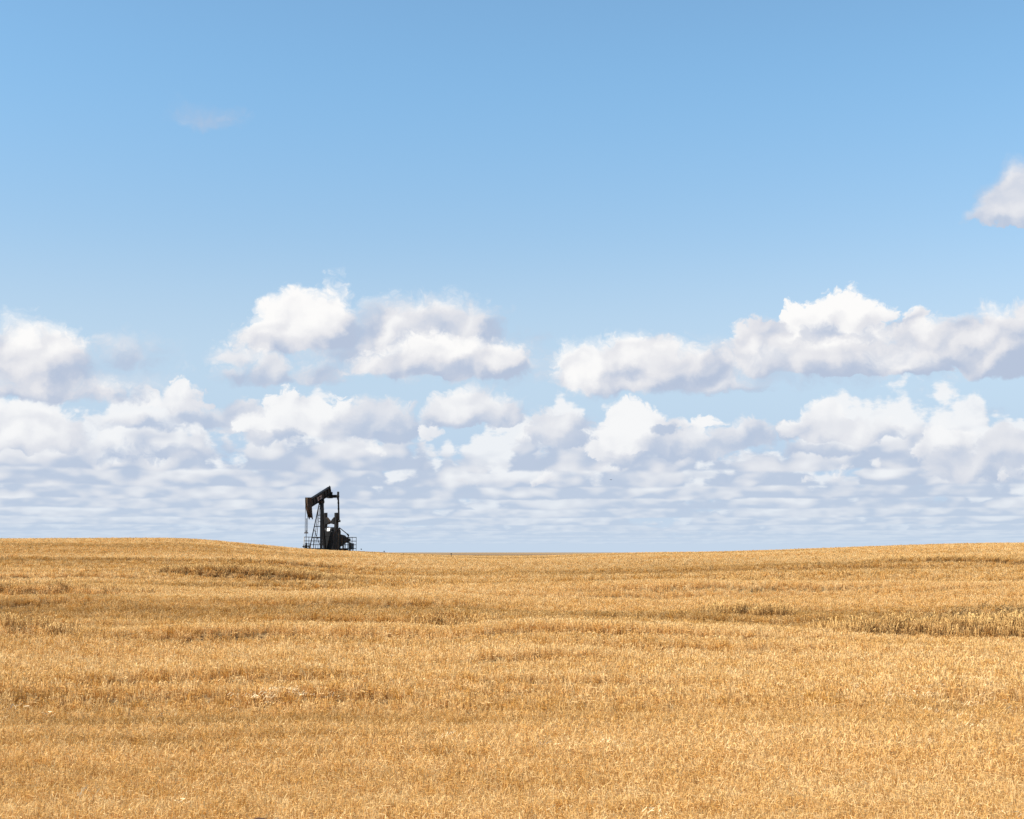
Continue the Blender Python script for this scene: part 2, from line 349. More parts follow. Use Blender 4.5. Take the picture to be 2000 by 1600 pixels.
def mat(name, base=(.5, .5, .5), rough=.6, metal=0.0):
    m = bpy.data.materials.new(name); m.use_nodes = True
    p = m.node_tree.nodes['Principled BSDF']
    p.inputs['Base Color'].default_value = (*base, 1); p.inputs['Roughness'].default_value = rough; p.inputs['Metallic'].default_value = metal
    return m, m.node_tree, p

def ramp(nt, fac, stops):
    r = nt.nodes.new('ShaderNodeValToRGB')
    e = r.color_ramp.elements
    while len(e) < len(stops): e.new(0.5)
    for i, (pos, c) in enumerate(stops): e[i].position = pos; e[i].color = (*c, 1)
    nt.links.new(fac, r.inputs[0]); return r.outputs[0]

def patch_tone(nt):
    """slow changes of ripeness over the field, by place on the ground"""
    N.nt = nt
    g = nt.nodes.new('ShaderNodeNewGeometry')
    s = nt.nodes.new('ShaderNodeSeparateXYZ'); nt.links.new(g.outputs['Position'], s.inputs[0])
    X, Y = N(s.outputs[0]), N(s.outputs[1])
    a = fbm(vec(X * 0.16, Y), 0.11, 3, 0.6)
    b = fbm(vec(X * 0.16, Y), 0.8, 4, 0.6)
    c = fbm(vec(X * 0.20, Y, 4.0), 0.04, 3, 0.6)
    d = fbm(vec(X * 0.8, Y, 8.0), 3.2, 3, 0.6)
    return a * 0.4 + c * 0.6, b * 0.6 + d * 0.4, X, Y

# straw
straw, nt, p = mat('ripe_straw', rough=.7); p.inputs['Specular IOR Level'].default_value = .2
a, b, X, Y = patch_tone(nt)
at = nt.nodes.new('ShaderNodeAttribute'); at.attribute_name = 'tip'
oi = nt.nodes.new('ShaderNodeObjectInfo')
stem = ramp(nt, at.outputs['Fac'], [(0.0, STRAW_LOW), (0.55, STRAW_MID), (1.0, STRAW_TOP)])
pale = mixc(smooth(a * 0.7 + b * 0.3, 0.46, 0.58) * 0.6, stem, (0.76, 0.53, 0.235))
deep = mixc(smooth(a * 0.6 + b * 0.4, 0.515, 0.41) * 0.72, pale, (0.36, 0.185, 0.045))
patch = N.op('POWER', 2.718, ((X - 15.0) * (X - 15.0)) * (-1 / 480.0) + ((Y - 112.0) * (Y - 112.0)) * (-1 / 560.0))   # a browner stretch on the right-hand rise: its slope shade put into the colour
deep = mixc(patch * smooth(b, 0.30, 0.6) * 0.42, deep, (0.42, 0.225, 0.062))
rnd = N(oi.outputs['Random'])
v = nt.nodes.new('ShaderNodeHueSaturation'); nt.links.new(deep, v.inputs['Color'])
nt.links.new((rnd * 0.24 + 0.90).s, v.inputs['Value']); nt.links.new((0.5 + (rnd - 0.5) * 0.014).s, v.inputs['Hue']); nt.links.new((1.08 - rnd * 0.22).s, v.inputs['Saturation'])
nt.links.new(v.outputs[0], p.inputs['Base Color'])
tr = nt.nodes.new('ShaderNodeBsdfTranslucent'); nt.links.new(v.outputs[0], tr.inputs[0])
ms = nt.nodes.new('ShaderNodeMixShader'); ms.inputs[0].default_value = .36
out = nt.nodes['Material Output']
nt.links.new(p.outputs[0], ms.inputs[1]); nt.links.new(tr.outputs[0], ms.inputs[2]); nt.links.new(ms.outputs[0], out.inputs['Surface'])

# soil under it, strewn with chaff
soil, nt, p = mat('chaff_strewn_soil', rough=.9)
a, b, X, Y = patch_tone(nt)
fine = fbm(vec(X * 0.6, Y), 9.0, 6, 0.65)
col = ramp(nt, fine.s, [(0.30, (0.10, 0.055, 0.02)), (0.5, (0.24, 0.135, 0.045)), (0.72, (0.44, 0.27, 0.09))])
col = mixc(smooth(a, 0.45, 0.6) * 0.35, col, (0.50, 0.33, 0.13))
strip = smooth(N.op('ABSOLUTE', Y - 392.0 - 14 * fbm(vec(X * 0.02, 0.0), 1.0, 2, .5)), 26.0, 10.0)
col = mixc(strip * 0.75, col, (0.16, 0.095, 0.05))
nt.links.new(col, p.inputs['Base Color'])
bp = nt.nodes.new('ShaderNodeBump'); bp.inputs['Strength'].default_value = 0.8; bp.inputs['Distance'].default_value = 0.05
nt.links.new(fine.s, bp.inputs['Height']); nt.links.new(bp.outputs[0], p.inputs['Normal'])

def axis(dense, step, far, growth=1.35):
    d = list(np.arange(0, dense + .01, step)); s = step
    while d[-1] < far: s *= growth; d.append(d[-1] + s)
    return np.array(d)
xs = axis(100, 0.8, 7000); xs = np.concatenate([-xs[:0:-1], xs])
yp = axis(230, 0.3, 8500, 1.2); yn = axis(20, 2.0, 6500)
ys = np.concatenate([-yn[:0:-1], yp])
gx, gy = np.meshgrid(xs, ys)
gz = height(gx, gy)
edge_fall = np.maximum(np.abs(gx) - 300, 0); gz = gz - edge_fall * 0.004
gz = np.where(gy < -40, -0.1 + (gy + 40) * 0.003, gz)
nx, ny = len(xs), len(ys)
me = bpy.data.meshes.new('field_ground')
me.vertices.add(nx * ny); me.vertices.foreach_set('co', np.stack([gx, gy, gz], -1).astype(np.float32).ravel())
ii = np.arange(nx * ny).reshape(ny, nx)
quads = np.stack([ii[:-1, :-1], ii[:-1, 1:], ii[1:, 1:], ii[1:, :-1]], -1).reshape(-1, 4)
me.loops.add(quads.size); me.loops.foreach_set('vertex_index', quads.ravel())
me.polygons.add(len(quads)); me.polygons.foreach_set('loop_start', np.arange(0, quads.size, 4)); me.polygons.foreach_set('use_smooth', np.ones(len(quads), bool))
me.update(); me.validate()
ground = bpy.data.objects.new('ground', me); C.objects.link(ground); me.materials.append(soil)
ground['kind'] = 'structure'; ground['label'] = 'rolling harvested grain field running up to the skyline'

# ---------------------------------------------------------------- stubble
def tuft_mesh(name, seed, stems, width, hmin, hmax, spread, lying, lie_len, ears, material=None):
    r = random.Random(seed); V, F, T = [], [], []
    def blade(p0, p1, w0, w1, t0, t1):
        d = p1 - p0; side = d.cross(Vector((r.uniform(-1, 1), r.uniform(-1, 1), 0.2)))
        if side.length < 1e-5: side = Vector((1, 0, 0))
        side.normalize(); i = len(V)
        V.extend([p0 - side * w0, p0 + side * w0, p1 + side * w1, p1 - side * w1]); T.extend([t0, t0, t1, t1]); F.append((i, i + 1, i + 2, i + 3))
    for k in range(stems):
        a = r.uniform(0, 2 * math.pi); q = spread * math.sqrt(r.random())
        p0 = Vector((q * math.cos(a), q * math.sin(a), -0.02)); h = r.uniform(hmin, hmax)
        b = r.uniform(0, 2 * math.pi); l = h * r.uniform(0.02, 0.38)
        p1 = p0 + Vector((l * math.cos(b), l * math.sin(b), h)); top = h / hmax
        blade(p0, p1, width * .5, width * .42, 0.0, top)
        if r.random() < ears:
            e = Vector((math.cos(b) * .7, math.sin(b) * .7, r.uniform(-.2, 1.1))) * r.uniform(.03, .065)
            blade(p1, p1 + e, width * .8, width * .35, top, 1.0)
        if r.random() < .5:                                   # a dry leaf bent over
            m = p0.lerp(p1, r.uniform(.4, .9)); b2 = r.uniform(0, 2 * math.pi)
            blade(m, m + Vector((math.cos(b2), math.sin(b2), r.uniform(-.4, .3))) * r.uniform(.06, .14), width * .5, width * .2, .5, .9)
    for k in range(lying):
        a = r.uniform(0, 2 * math.pi); c = Vector((r.gauss(0, spread), r.gauss(0, spread), r.uniform(.02, hmax * .7)))
        d = Vector((math.cos(a), math.sin(a), r.uniform(-.15, .25))) * lie_len * r.uniform(.5, 1) * .5
        blade(c - d, c + d, width * .5, width * .5, r.uniform(.5, 1), 1.0)
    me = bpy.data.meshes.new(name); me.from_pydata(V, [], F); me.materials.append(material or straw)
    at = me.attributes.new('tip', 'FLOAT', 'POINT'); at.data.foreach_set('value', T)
    return me

def hidden_collection(name, meshes):
    c = bpy.data.collections.new(name)
    for m in meshes: c.objects.link(bpy.data.objects.new(m.name, m))
    return c

tufts = {
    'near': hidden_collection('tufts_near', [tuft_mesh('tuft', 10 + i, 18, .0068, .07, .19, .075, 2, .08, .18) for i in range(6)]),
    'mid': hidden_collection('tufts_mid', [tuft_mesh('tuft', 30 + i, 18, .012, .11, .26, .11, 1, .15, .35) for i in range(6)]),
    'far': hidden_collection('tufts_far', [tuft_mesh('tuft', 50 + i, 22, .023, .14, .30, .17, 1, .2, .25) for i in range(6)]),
}

def instancer(name, pts, scale, rot, coll):
    """one object whose points carry the tufts"""
    me = bpy.data.meshes.new(name); me.vertices.add(len(pts)); me.vertices.foreach_set('co', np.ascontiguousarray(pts, np.float32).ravel())
    for nm, arr in (('size', scale), ('turn', rot)):
        me.attributes.new(nm, 'FLOAT', 'POINT').data.foreach_set('value', np.ascontiguousarray(arr, np.float32))
    ob = bpy.data.objects.new(name, me); C.objects.link(ob); ob['kind'] = 'stuff'
    g = bpy.data.node_groups.new('tufts_on_points', 'GeometryNodeTree')
    g.interface.new_socket('Geometry', in_out='INPUT', socket_type='NodeSocketGeometry'); g.interface.new_socket('Geometry', in_out='OUTPUT', socket_type='NodeSocketGeometry')
    n = g.nodes; L = g.links.new
    i, o = n.new('NodeGroupInput'), n.new('NodeGroupOutput')
    iop = n.new('GeometryNodeInstanceOnPoints'); ci = n.new('GeometryNodeCollectionInfo'); ci.inputs[0].default_value = coll; ci.inputs[1].default_value = True; ci.inputs[2].default_value = True
    s = n.new('GeometryNodeInputNamedAttribute'); s.data_type = 'FLOAT'; s.inputs[0].default_value = 'size'
    t = n.new('GeometryNodeInputNamedAttribute'); t.data_type = 'FLOAT'; t.inputs[0].default_value = 'turn'
    e = n.new('ShaderNodeCombineXYZ'); eu = n.new('FunctionNodeEulerToRotation')
    L(t.outputs[0], e.inputs[2]); L(e.outputs[0], eu.inputs[0])
    L(i.outputs[0], iop.inputs['Points']); L(ci.outputs[0], iop.inputs['Instance']); iop.inputs['Pick Instance'].default_value = True
    L(eu.outputs[0], iop.inputs['Rotation']); L(s.outputs[0], iop.inputs['Scale']); L(iop.outputs[0], o.inputs[0])
    ob.modifiers.new('tufts', 'NODES').node_group = g
    return ob

ROW = rad(7.0)                                                   # the drill rows run almost across the view
PAD = (-25.5, 190.0)                                             # the pumpjack's bare pad
def rows(y0, y1, gap, step, jit):
    W = 0.36 * 1.22 * y1 + 4
    cx, sx = math.cos(ROW), math.sin(ROW)
    n = int((y1 - y0 + 2 * W * abs(sx)) / gap); m = int(2 * W / step)
    k, j = np.meshgrid(np.arange(n), np.arange(m), indexing='ij')
    v = y0 - W * abs(sx) + k * gap + rng.normal(0, jit * gap, k.shape)
    u = -W + j * step + rng.uniform(-.5, .5, k.shape) * step
    x = u * cx - v * sx + y0 * sx; y = u * sx + v * cx
    d = y + rng.normal(0, 0.03, y.shape) * y
    keep = (d > y0) & (d < y1) & (np.abs(x) < 0.36 * 1.22 * y + 3)
    px, py = x - PAD[0], y - PAD[1]
    f = -0.5 * px - 0.866 * py; s = 0.866 * px - 0.5 * py
    keep &= ~((f > -7.5) & (f < 5.0) & (np.abs(s) < 2.0))
    keep &= ~((np.abs(x + 2.68) < .26) & (y > 14.5) & (y < 15.5))
    x, y = x[keep], y[keep]
    thin = 0.7 * waves(x, y, 2.2, 3, 9, 8.0) + 0.6 * waves(x, y, 6.0, 3, 8, 7.0) + 0.6 * waves(x, y, 28.0, 5, 8, 5.0) + 0.55 * rng.normal(size=len(x))
    if y1 < 40: thin = thin + 0.9 * waves(x, y, 0.8, 7, 9, 1.6)
    if y1 > 100:                                             # swath lines left by the header over the right-hand rise
        sw_ = np.cos(2 * np.pi * (y * .985 - x * .17 + 1.5 * waves(x, y, 40, 2, 6, 1.0)) / 5.5)
        thin = thin - 1.3 * (sw_ > .55) * sstep(2, 22, x)
    k2 = thin > -1.25
    return x[k2], y[k2]

for nm, args, lo, hi in (('near', (11.5, 26, .135, .068, .3), .75, 1.2), ('mid', (26, 76, .21, .15, .2), .8, 1.25), ('far', (76, 226, .42, .25, .16), .8, 1.3)):
    x, y = rows(*args)
    z = height(x, y) - 0.01
    size = rng.uniform(lo, hi, len(x)) * (1 + 0.30 * waves(x, y, 9.0, 8, 8, 5.0) + 0.22 * waves(x, y, 1.6, 2, 9, 4.0))
    ob = instancer('stubble', np.stack([x, y, z], -1), size, rng.uniform(0, 2 * np.pi, len(x)), tufts[nm])
    ob['label'] = {'near': 'golden grain stubble and loose straw in the foreground', 'mid': 'golden stubble rows over the middle of the field', 'far': 'golden stubble on the far slopes up to the skyline'}[nm]
    print(nm, len(x))

# standing stalks the header missed, along the foot of the steeper banks
stalk_m, nt, p = mat('shade_toned_stalk', rough=.8)  # darker than the straw: shade of the bands put into the stem colour
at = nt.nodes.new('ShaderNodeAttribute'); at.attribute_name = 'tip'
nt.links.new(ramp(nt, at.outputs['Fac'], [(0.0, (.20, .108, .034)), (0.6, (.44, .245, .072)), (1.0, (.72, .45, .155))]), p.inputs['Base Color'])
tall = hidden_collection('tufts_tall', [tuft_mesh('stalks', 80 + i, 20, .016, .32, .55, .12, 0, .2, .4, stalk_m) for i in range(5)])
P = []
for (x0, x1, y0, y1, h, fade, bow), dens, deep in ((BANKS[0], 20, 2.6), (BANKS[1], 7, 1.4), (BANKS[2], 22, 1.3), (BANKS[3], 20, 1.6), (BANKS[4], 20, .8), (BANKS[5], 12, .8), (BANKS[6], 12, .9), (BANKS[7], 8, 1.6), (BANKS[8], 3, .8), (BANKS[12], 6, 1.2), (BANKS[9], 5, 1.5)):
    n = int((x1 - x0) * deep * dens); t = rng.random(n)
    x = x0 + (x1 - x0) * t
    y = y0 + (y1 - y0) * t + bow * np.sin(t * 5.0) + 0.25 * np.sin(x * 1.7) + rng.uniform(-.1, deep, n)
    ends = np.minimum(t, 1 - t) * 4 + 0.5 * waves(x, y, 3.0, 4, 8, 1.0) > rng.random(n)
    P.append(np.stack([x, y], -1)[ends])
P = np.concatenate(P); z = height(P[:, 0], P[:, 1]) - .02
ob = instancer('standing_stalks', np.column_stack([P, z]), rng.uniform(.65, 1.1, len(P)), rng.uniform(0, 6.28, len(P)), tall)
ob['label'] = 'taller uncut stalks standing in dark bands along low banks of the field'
# ---------------------------------------------------------------- mesh helpers
class MB:
    """collects boxes, beams, prisms and tubes into one mesh"""
    def __init__(s): s.bm = bmesh.new()
    def solid(s, V, F):
        vs = [s.bm.verts.new(v) for v in V]
        for f in F: s.bm.faces.new([vs[i] for i in f])
        return s
    def box(s, x0, x1, y0, y1, z0, z1):
        V = [(x, y, z) for z in (z0, z1) for y in (y0, y1) for x in (x0, x1)]
        return s.solid(V, [(0, 2, 3, 1), (4, 5, 7, 6), (0, 1, 5, 4), (2, 6, 7, 3), (0, 4, 6, 2), (1, 3, 7, 5)])
    def beam(s, p, q, w, h, up=(0, 0, 1)):
        p, q = Vector(p), Vector(q); d = (q - p).normalized(); up = Vector(up)
        if abs(d.dot(up)) > .98: up = Vector((1, 0, 0))
        a = d.cross(up).normalized(); b = a.cross(d).normalized(); a = a * (w / 2); b = b * (h / 2)
        V = [p - a - b, p + a - b, p + a + b, p - a + b, q - a - b, q + a - b, q + a + b, q - a + b]
        return s.solid(V, [(3, 2, 1, 0), (4, 5, 6, 7), (0, 1, 5, 4), (1, 2, 6, 5), (2, 3, 7, 6), (3, 0, 4, 7)])
    def ibeam(s, p, q, w, h, t, up=(0, 0, 1)):
        p, q = Vector(p), Vector(q); d = (q - p).normalized(); b = d.cross(Vector(up)).cross(d).normalized()
        s.beam(p, q, t, h - 2 * t, up)
        for k in (-1, 1): o = b * (k * (h - t) / 2); s.beam(p + o, q + o, w, t, up)
        return s
    def tube(s, p, q, r, n=10, r2=None):
        p, q = Vector(p), Vector(q); d = (q - p).normalized(); r2 = r if r2 is None else r2
        a = d.cross(Vector((0, 0, 1)) if abs(d.z) < .98 else Vector((1, 0, 0))).normalized(); b = d.cross(a)
        R = [(math.cos(2 * math.pi * i / n), math.sin(2 * math.pi * i / n)) for i in range(n)]
        V = [p + (a * c + b * e) * r for c, e in R] + [q + (a * c + b * e) * r2 for c, e in R]
        return s.solid(V, [tuple(range(n - 1, -1, -1)), tuple(range(n, 2 * n))] + [(i, (i + 1) % n, n + (i + 1) % n, n + i) for i in range(n)])
    def prism(s, pts, lo, hi, plane='xz'):
        """a polygon drawn in the x-z (or y-z) plane, given thickness along the other axis"""
        f = (lambda a, b, t: (a, t, b)) if plane == 'xz' else (lambda a, b, t: (t, a, b))
        n = len(pts); V = [f(a, b, lo) for a, b in pts] + [f(a, b, hi) for a, b in pts]
        return s.solid(V, [tuple(range(n)), tuple(range(2 * n - 1, n - 1, -1))] + [(i, n + i, n + (i + 1) % n, (i + 1) % n) for i in range(n)])
    def build(s, name, m, parent=None, bevel=0.0, label=None):
        bmesh.ops.recalc_face_normals(s.bm, faces=s.bm.faces[:])
        if bevel:
            bmesh.ops.bevel(s.bm, geom=[e for e in s.bm.edges if len(e.link_faces) == 2 and e.calc_face_angle(0) > .5], offset=bevel, segments=1, profile=.5, affect='EDGES')
        me = bpy.data.meshes.new(name); s.bm.to_mesh(me); s.bm.free(); me.materials.append(m)
        o = bpy.data.objects.new(name, me); C.objects.link(o)
        if parent: o.parent = parent
        if label: o['label'] = label
        return o

def thing(name, loc, rz, label, cat, group=None):
    o = bpy.data.objects.new(name, None); C.objects.link(o); o.location = loc; o.rotation_euler = (0, 0, rz)
    o['label'] = label; o['category'] = cat
    if group: o['group'] = group
    return o

def painted(name, base, worn, rough, amount=.5, scale=3.0):
    m, nt, p = mat(name, base, rough); N.nt = nt
    g = nt.nodes.new('ShaderNodeTexCoord')
    n = fbm(g.outputs['Object'], scale, 6, .65)
    nt.links.new(mixc(smooth(n, .5, .72) * amount, base, worn), p.inputs['Base Color'])
    nt.links.new((n * .3 + (rough - .15)).s, p.inputs['Roughness']); p.inputs['Specular IOR Level'].default_value = .25
    return m
BLACK = painted('weathered_black_paint', (.0045, .0045, .005), (.016, .012, .009), .62, .4)
RUST = painted('rusty_brown_steel', (.022, .013, .008), (.115, .056, .027), .7, .9, 1.6)
DUSTY = painted('dust_covered_iron', (.20, .125, .07), (.40, .28, .17), .85, .8, 3)
GALV = painted('dull_pipe_steel', (.022, .021, .021), (.07, .055, .04), .6, .8, 4)
PALE = painted('cream_post', (.46, .38, .27), (.30, .20, .11), .7, .8, 5)  # pale cream colour of one railing corner post
WIRE = painted('greased_wire_rope', (.022, .022, .024), (.05, .04, .035), .5, .4, 8)
WHITE = painted('sunlit_spot_white', (.80, .79, .76), (.5, .42, .32), .4, .35, 4)
BLUEGREY = painted('blue_grey_cabinet_paint', (.10, .135, .16), (.17, .18, .18), .45, .5, 4)
PLATE = painted('faded_nameplate', (.36, .28, .25), (.16, .10, .08), .6, .6, 9)

# ---------------------------------------------------------------- the pumpjack: x towards the well, y across, z up
PX, PYD = -25.5, 190.0
PZ0 = 2.74
PROT = math.atan2(-.866, -.5) + math.atan2(-PX, PYD)
pj = thing('pumpjack', (PX, PYD, PZ0), PROT, 'black oil pumpjack standing on the crest of the golden field with its horse head down', 'pumpjack')

m = MB()
for y in (-.62, .62): m.ibeam((3.1, y, .08), (-6.3, y, .08), .22, .38, .03)
for x in (2.9, 1.2, -1.1, -2.6, -4.2, -6.1): m.beam((x, -.62, .08), (x, .62, .08), .2, .2)
m.build('base_skid', BLACK, pj, .008)

APEX = (0, 0, 6.45)
m = MB(); m.beam((1.18, .80, .25), (.10, .14, 6.4), .31, .31); m.box(.98, 1.38, .58, 1.0, .262, .32); m.build('leg', BLACK, pj, .015)
m = MB(); m.beam((1.30, -.87, .25), (.10, -.14, 6.4), .11, .11); m.box(1.1, 1.5, -1.05, -.7, .262, .32); m.build('leg', BLACK, pj, .008)
m = MB(); m.beam((-1.15, .02, .25), (-.10, 0, 6.3), .32, .32); m.box(-1.4, -.9, -.25, .25, .262, .32); m.build('leg', BLACK, pj, .015)
def on_leg(z, s):
    t = (z - .25) / 6.15
    return (1.18 + (.10 - 1.18) * t, .80 + (.14 - .80) * t, z) if s > 0 else (1.30 + (.10 - 1.30) * t, -.87 + (.14 + -.14 * 2 + .87) * t, z)
for z, h in ((5.87, .07), (4.72, .09), (3.22, .10), (1.70, .08)):
    a, b = on_leg(z, -1), on_leg(z, 1)
    MB().beam(a, b, h, h).build('cross_brace', BLACK, pj)
MB().beam((1.18, .80, .40), on_leg(2.9, -1), .05, .05).build('diagonal_brace', BLACK, pj)
# ladder up the front of the post, its side rails meeting at the top
lad = MB()
la, lb = (Vector((1.62, -.10, .3)), Vector((.34, -.06, 6.1))), (Vector((1.66, .24, .3)), Vector((.36, .12, 6.1)))
for a, b in (la, lb): lad.beam(a, b, .055, .055)
lad = lad.build('ladder', BLACK, pj)
rung = None
for i in range(19):
    t = (i + .6) / 19.5
    a, b = la[0].lerp(la[1], t), lb[0].lerp(lb[1], t)
    r = MB().tube(a, b, .014, 6).build('rung', BLACK, lad)
for z in (3.85, 4.27):
    a = Vector(on_leg(z, 1)); MB().beam(a + Vector((.28, -.28, 0)), a, .045, .06).build('step', BLACK, pj)

m = MB(); m.prism([(-.42, 6.30), (.42, 6.30), (.50, 6.52), (.30, 6.86), (-.30, 6.86), (-.5, 6.52)], -.30, .30); m.tube((0, -.46, 6.70), (0, .46, 6.70), .15, 14)
m.build('saddle_bearing', BLACK, pj, .01)

# walking beam, nose down towards the well
TILT = 19.7
bd = Vector((math.cos(rad(TILT)), 0, -math.sin(rad(TILT))))
bu = Vector((math.sin(rad(TILT)), 0, math.cos(rad(TILT))))
bc = Vector((0, 0, 7.24))
b0, b1 = bc + bd * 2.95, bc - bd * 2.62
m = MB(); H2 = .52
for y in (-.13, .13): m.beam(b0 + Vector((0, y, 0)), b1 + Vector((0, y, 0)), .035, 2 * H2 - .07, tuple(bu))
for k in (-1, 1):
    o = bu * (k * (H2 - .0175)); m.beam(b0 + o, b1 + o, .46, .035, tuple(bu))
for t in (-2.3, -1.6, -.8, .8, 1.6, 2.3):                      # stiffeners between the flanges
    for y in (-.185, .185): q = bc + bd * t + Vector((0, y, 0)); m.beam(q - bu * (H2 - .06), q + bu * (H2 - .06), .065, .025, tuple(bd))
beam = m.build('walking_beam', BLACK, pj)
m = MB(); q = bc - bd * 2.1
m.beam(q + bu * .56, q - bd * .55 + bu * .56, .12, .05, tuple(bu)); m.beam(q - bd * .55 + bu * .52, q - bd * .55 + bu * .64, .1, .06, tuple(bd)); m.build('lifting_lug', GALV, beam)
m = MB(); q = bc + bd * .62 + Vector((0, .152, 0)) - bu * .05
m.beam(q - bd * .56, q + bd * .56, .012, .50, tuple(bu)); plate = m.build('nameplate', PLATE, beam, label='faded pinkish grey nameplate on the beam')
m = MB()                                                        # worn, unreadable strokes
for t, hh, k in ((-.42, .28, .02), (-.26, .20, -.03), (-.10, .30, .0), (.04, .22, .03), (.20, .28, .0), (.36, .18, -.02)):
    c = q + bd * t + bu * k + Vector((0, .010, 0)); m.beam(c - bu * hh * .5, c + bu * hh * .5, .075, .008, (0, 1, 0))
    c2 = c + bd * .05 + bu * hh * .3; m.beam(c2 - bd * .05, c2 + bd * .04, .008, .06, tuple(bu))
m.build('lettering', BLACK, plate)

# horse head: an arc about the bearing
R, ZC = 3.66, 6.72
def arc(a): return (R * math.cos(a), ZC + R * math.sin(a))
A0, A1 = math.asin((6.96 - ZC) / R), -rad(45.5)
front = [arc(A0 + (A1 - A0) * i / 22) for i in range(23)]
back = [(2.42, 4.12), (2.62, 4.95), (2.72, 5.75), (2.78, 6.98)]
head = MB()
for s in (-1, 1): head.prism(front + back, s * .235 - .02, s * .235 + .02)
head = head.build('horse_head', RUST, pj)
m = MB(); inner = [(x - .05 * math.cos(A0 + (A1 - A0) * i / 22), z - .05 * math.sin(A0 + (A1 - A0) * i / 22)) for i, (x, z) in enumerate(front)]
m.prism(front[:21] + inner[:21][::-1], -.212, .212); m.build('face_plate', RUST, head, label='rusty brown curved front of the horse head')
m = MB(); m.prism([(2.80, 6.94), (3.6, 6.93), (3.60, 6.85), (2.80, 6.86)], -.212, .212); m.build('top_plate', BLACK, head)
for i in (4, 9, 14): x, z = inner[i]; MB().beam((x - .05, 0, z), (2.68, 0, z), .42, .03).build('web_plate', BLACK, head)
m = MB()
for y in (-.07, .07): 
    for i in range(12):
        a, b = front[i], front[i + 1]; m.beam((a[0] + .012, y, a[1]), (b[0] + .012, y, b[1]), .03, .02, (1, 0, .01))
m.build('guide_rail', DUSTY, head)

# bridle, carrier bar, polished rod
zt, zb = 6.72, 2.32
for y in (-.17, .17): MB().tube((R + .02, y, zt + .2), (R + .02, y, zb), .034, 6).build('bridle_cable', WIRE, pj)
m = MB(); m.beam((R + .02, -.27, zb), (R + .02, .27, zb), .16, .14); m.tube((R + .02, 0, zb + .07), (R + .02, 0, zb + .34), .075, 8); m.build('carrier_bar', RUST, pj, .01)
MB().tube((R + .02, 0, 1.0), (R + .02, 0, zb + 1.9), .042, 8).build('polished_rod', WIRE, pj)

# tail end: equalizer, pitman arms, cranks
XE, ZE = -2.45, 7.30
m = MB(); m.box(XE - .20, XE + .20, -1.12, 1.22, ZE - .20, ZE + .20); m.box(XE - .28, XE + .28, -.30, .30, ZE - .26, ZE - .205); m.build('equalizer', BLACK, pj, .02)
m = MB(); m.box(XE - .26, XE + .26, -.20, .20, ZE + .203, ZE + .44); m.tube((XE, -.3, ZE + .36), (XE, .3, ZE + .36), .13, 12); m.box(XE - .42, XE - .30, -.16, .16, ZE + .203, ZE + .62); m.build('tail_bearing', BLACK, pj, .01)
ZP, XP = 3.97, -2.75
for s in (-1, 1):
    y = 1.24 if s > 0 else -1.13
    m = MB(); m.beam((XE, y, ZE + (.55 if s > 0 else .2)), (XP, y, ZP), .16, .17); m.tube((XE, y - .10, ZE), (XE, y + .10, ZE), .19, 14)
    if s > 0: m.beam((XE, y, ZE + .62), (XE, y, ZE - .45), .2, .24)
    arm = m.build('pitman_arm', BLACK, pj)
    for z in (6.4, 5.6): 
        t = (ZE - z) / (ZE - ZP); MB().box(XE + (XP - XE) * t - .11, XE + (XP - XE) * t + .11, y - .105, y + .105, z - .05, z + .05).build('clamp', BLACK, arm)
    MB().tube((XP, s * 1.02, ZP), (XP, s * 1.42, ZP), .17, 14, .15).build('crank_pin', BLACK, pj)
    m = MB(); m.prism([(XP - .26, 2.15), (XP + .26, 2.15), (XP + .34, 2.7), (XP + .30, 4.2), (XP + .30, 5.08), (XP - .30, 5.12), (XP - .32, 4.2), (XP - .34, 2.7)], s * .80 - .11 if s > 0 else -1.02, 1.02 if s > 0 else s * .80 + .11)
    m.build('crank', BLACK, pj, .015)
    # counterweight bolted to the inner face, tapering towards the middle
    w = MB(); Y = lambda v: s * v
    w.prism([(Y(.685), 3.52), (Y(.30), 3.60), (Y(.05), 3.70), (Y(.05), 3.84), (Y(.36), 4.22), (Y(.62), 4.47), (Y(.685), 4.50)], XP - .36, XP + .36, 'yz')
    cw = w.build('counterweight', BLACK, pj, .02)
    t = MB(); p0, p1 = (XP, Y(.075), 3.887), (XP, Y(.60), 4.473)
    t.beam(p0, p1, .66, .02, (0, -s * .74, .67)); t.build('top_face', DUSTY, cw, label='tan dusty sloping top of the counterweight')

# gearbox on its pedestal
m = MB(); m.prism([(-3.55, 1.9), (-1.95, 1.9), (-1.95, 2.75), (-2.15, 3.02), (-2.55, 3.16), (-3.05, 3.16), (-3.45, 2.95), (-3.55, 2.7)], -.62, .62)
gb = m.build('gearbox', BLACK, pj, .03)
m = MB(); m.prism([(-1.90, 2.70), (-1.72, 2.62), (-1.86, 3.02), (-2.04, 3.06)], -.02, .40); m.build('sunlit_spot', WHITE, gb, .01, label='white piece added as a sunlit spot on the gearbox')  # added piece, a sunlit spot of the gearbox put into white colour
m = MB(); m.tube((-2.0, .1, 3.0), (-1.95, .1, 3.22), .07, 8); m.build('breather', RUST, gb)
MB().tube((XP, -1.06, 2.67), (XP, 1.06, 2.67), .17, 14).build('crank_shaft', BLACK, pj)
MB().box(-3.4, -2.0, -.55, .10, .276, 1.897).build('gear_pedestal', BLACK, pj, .02)
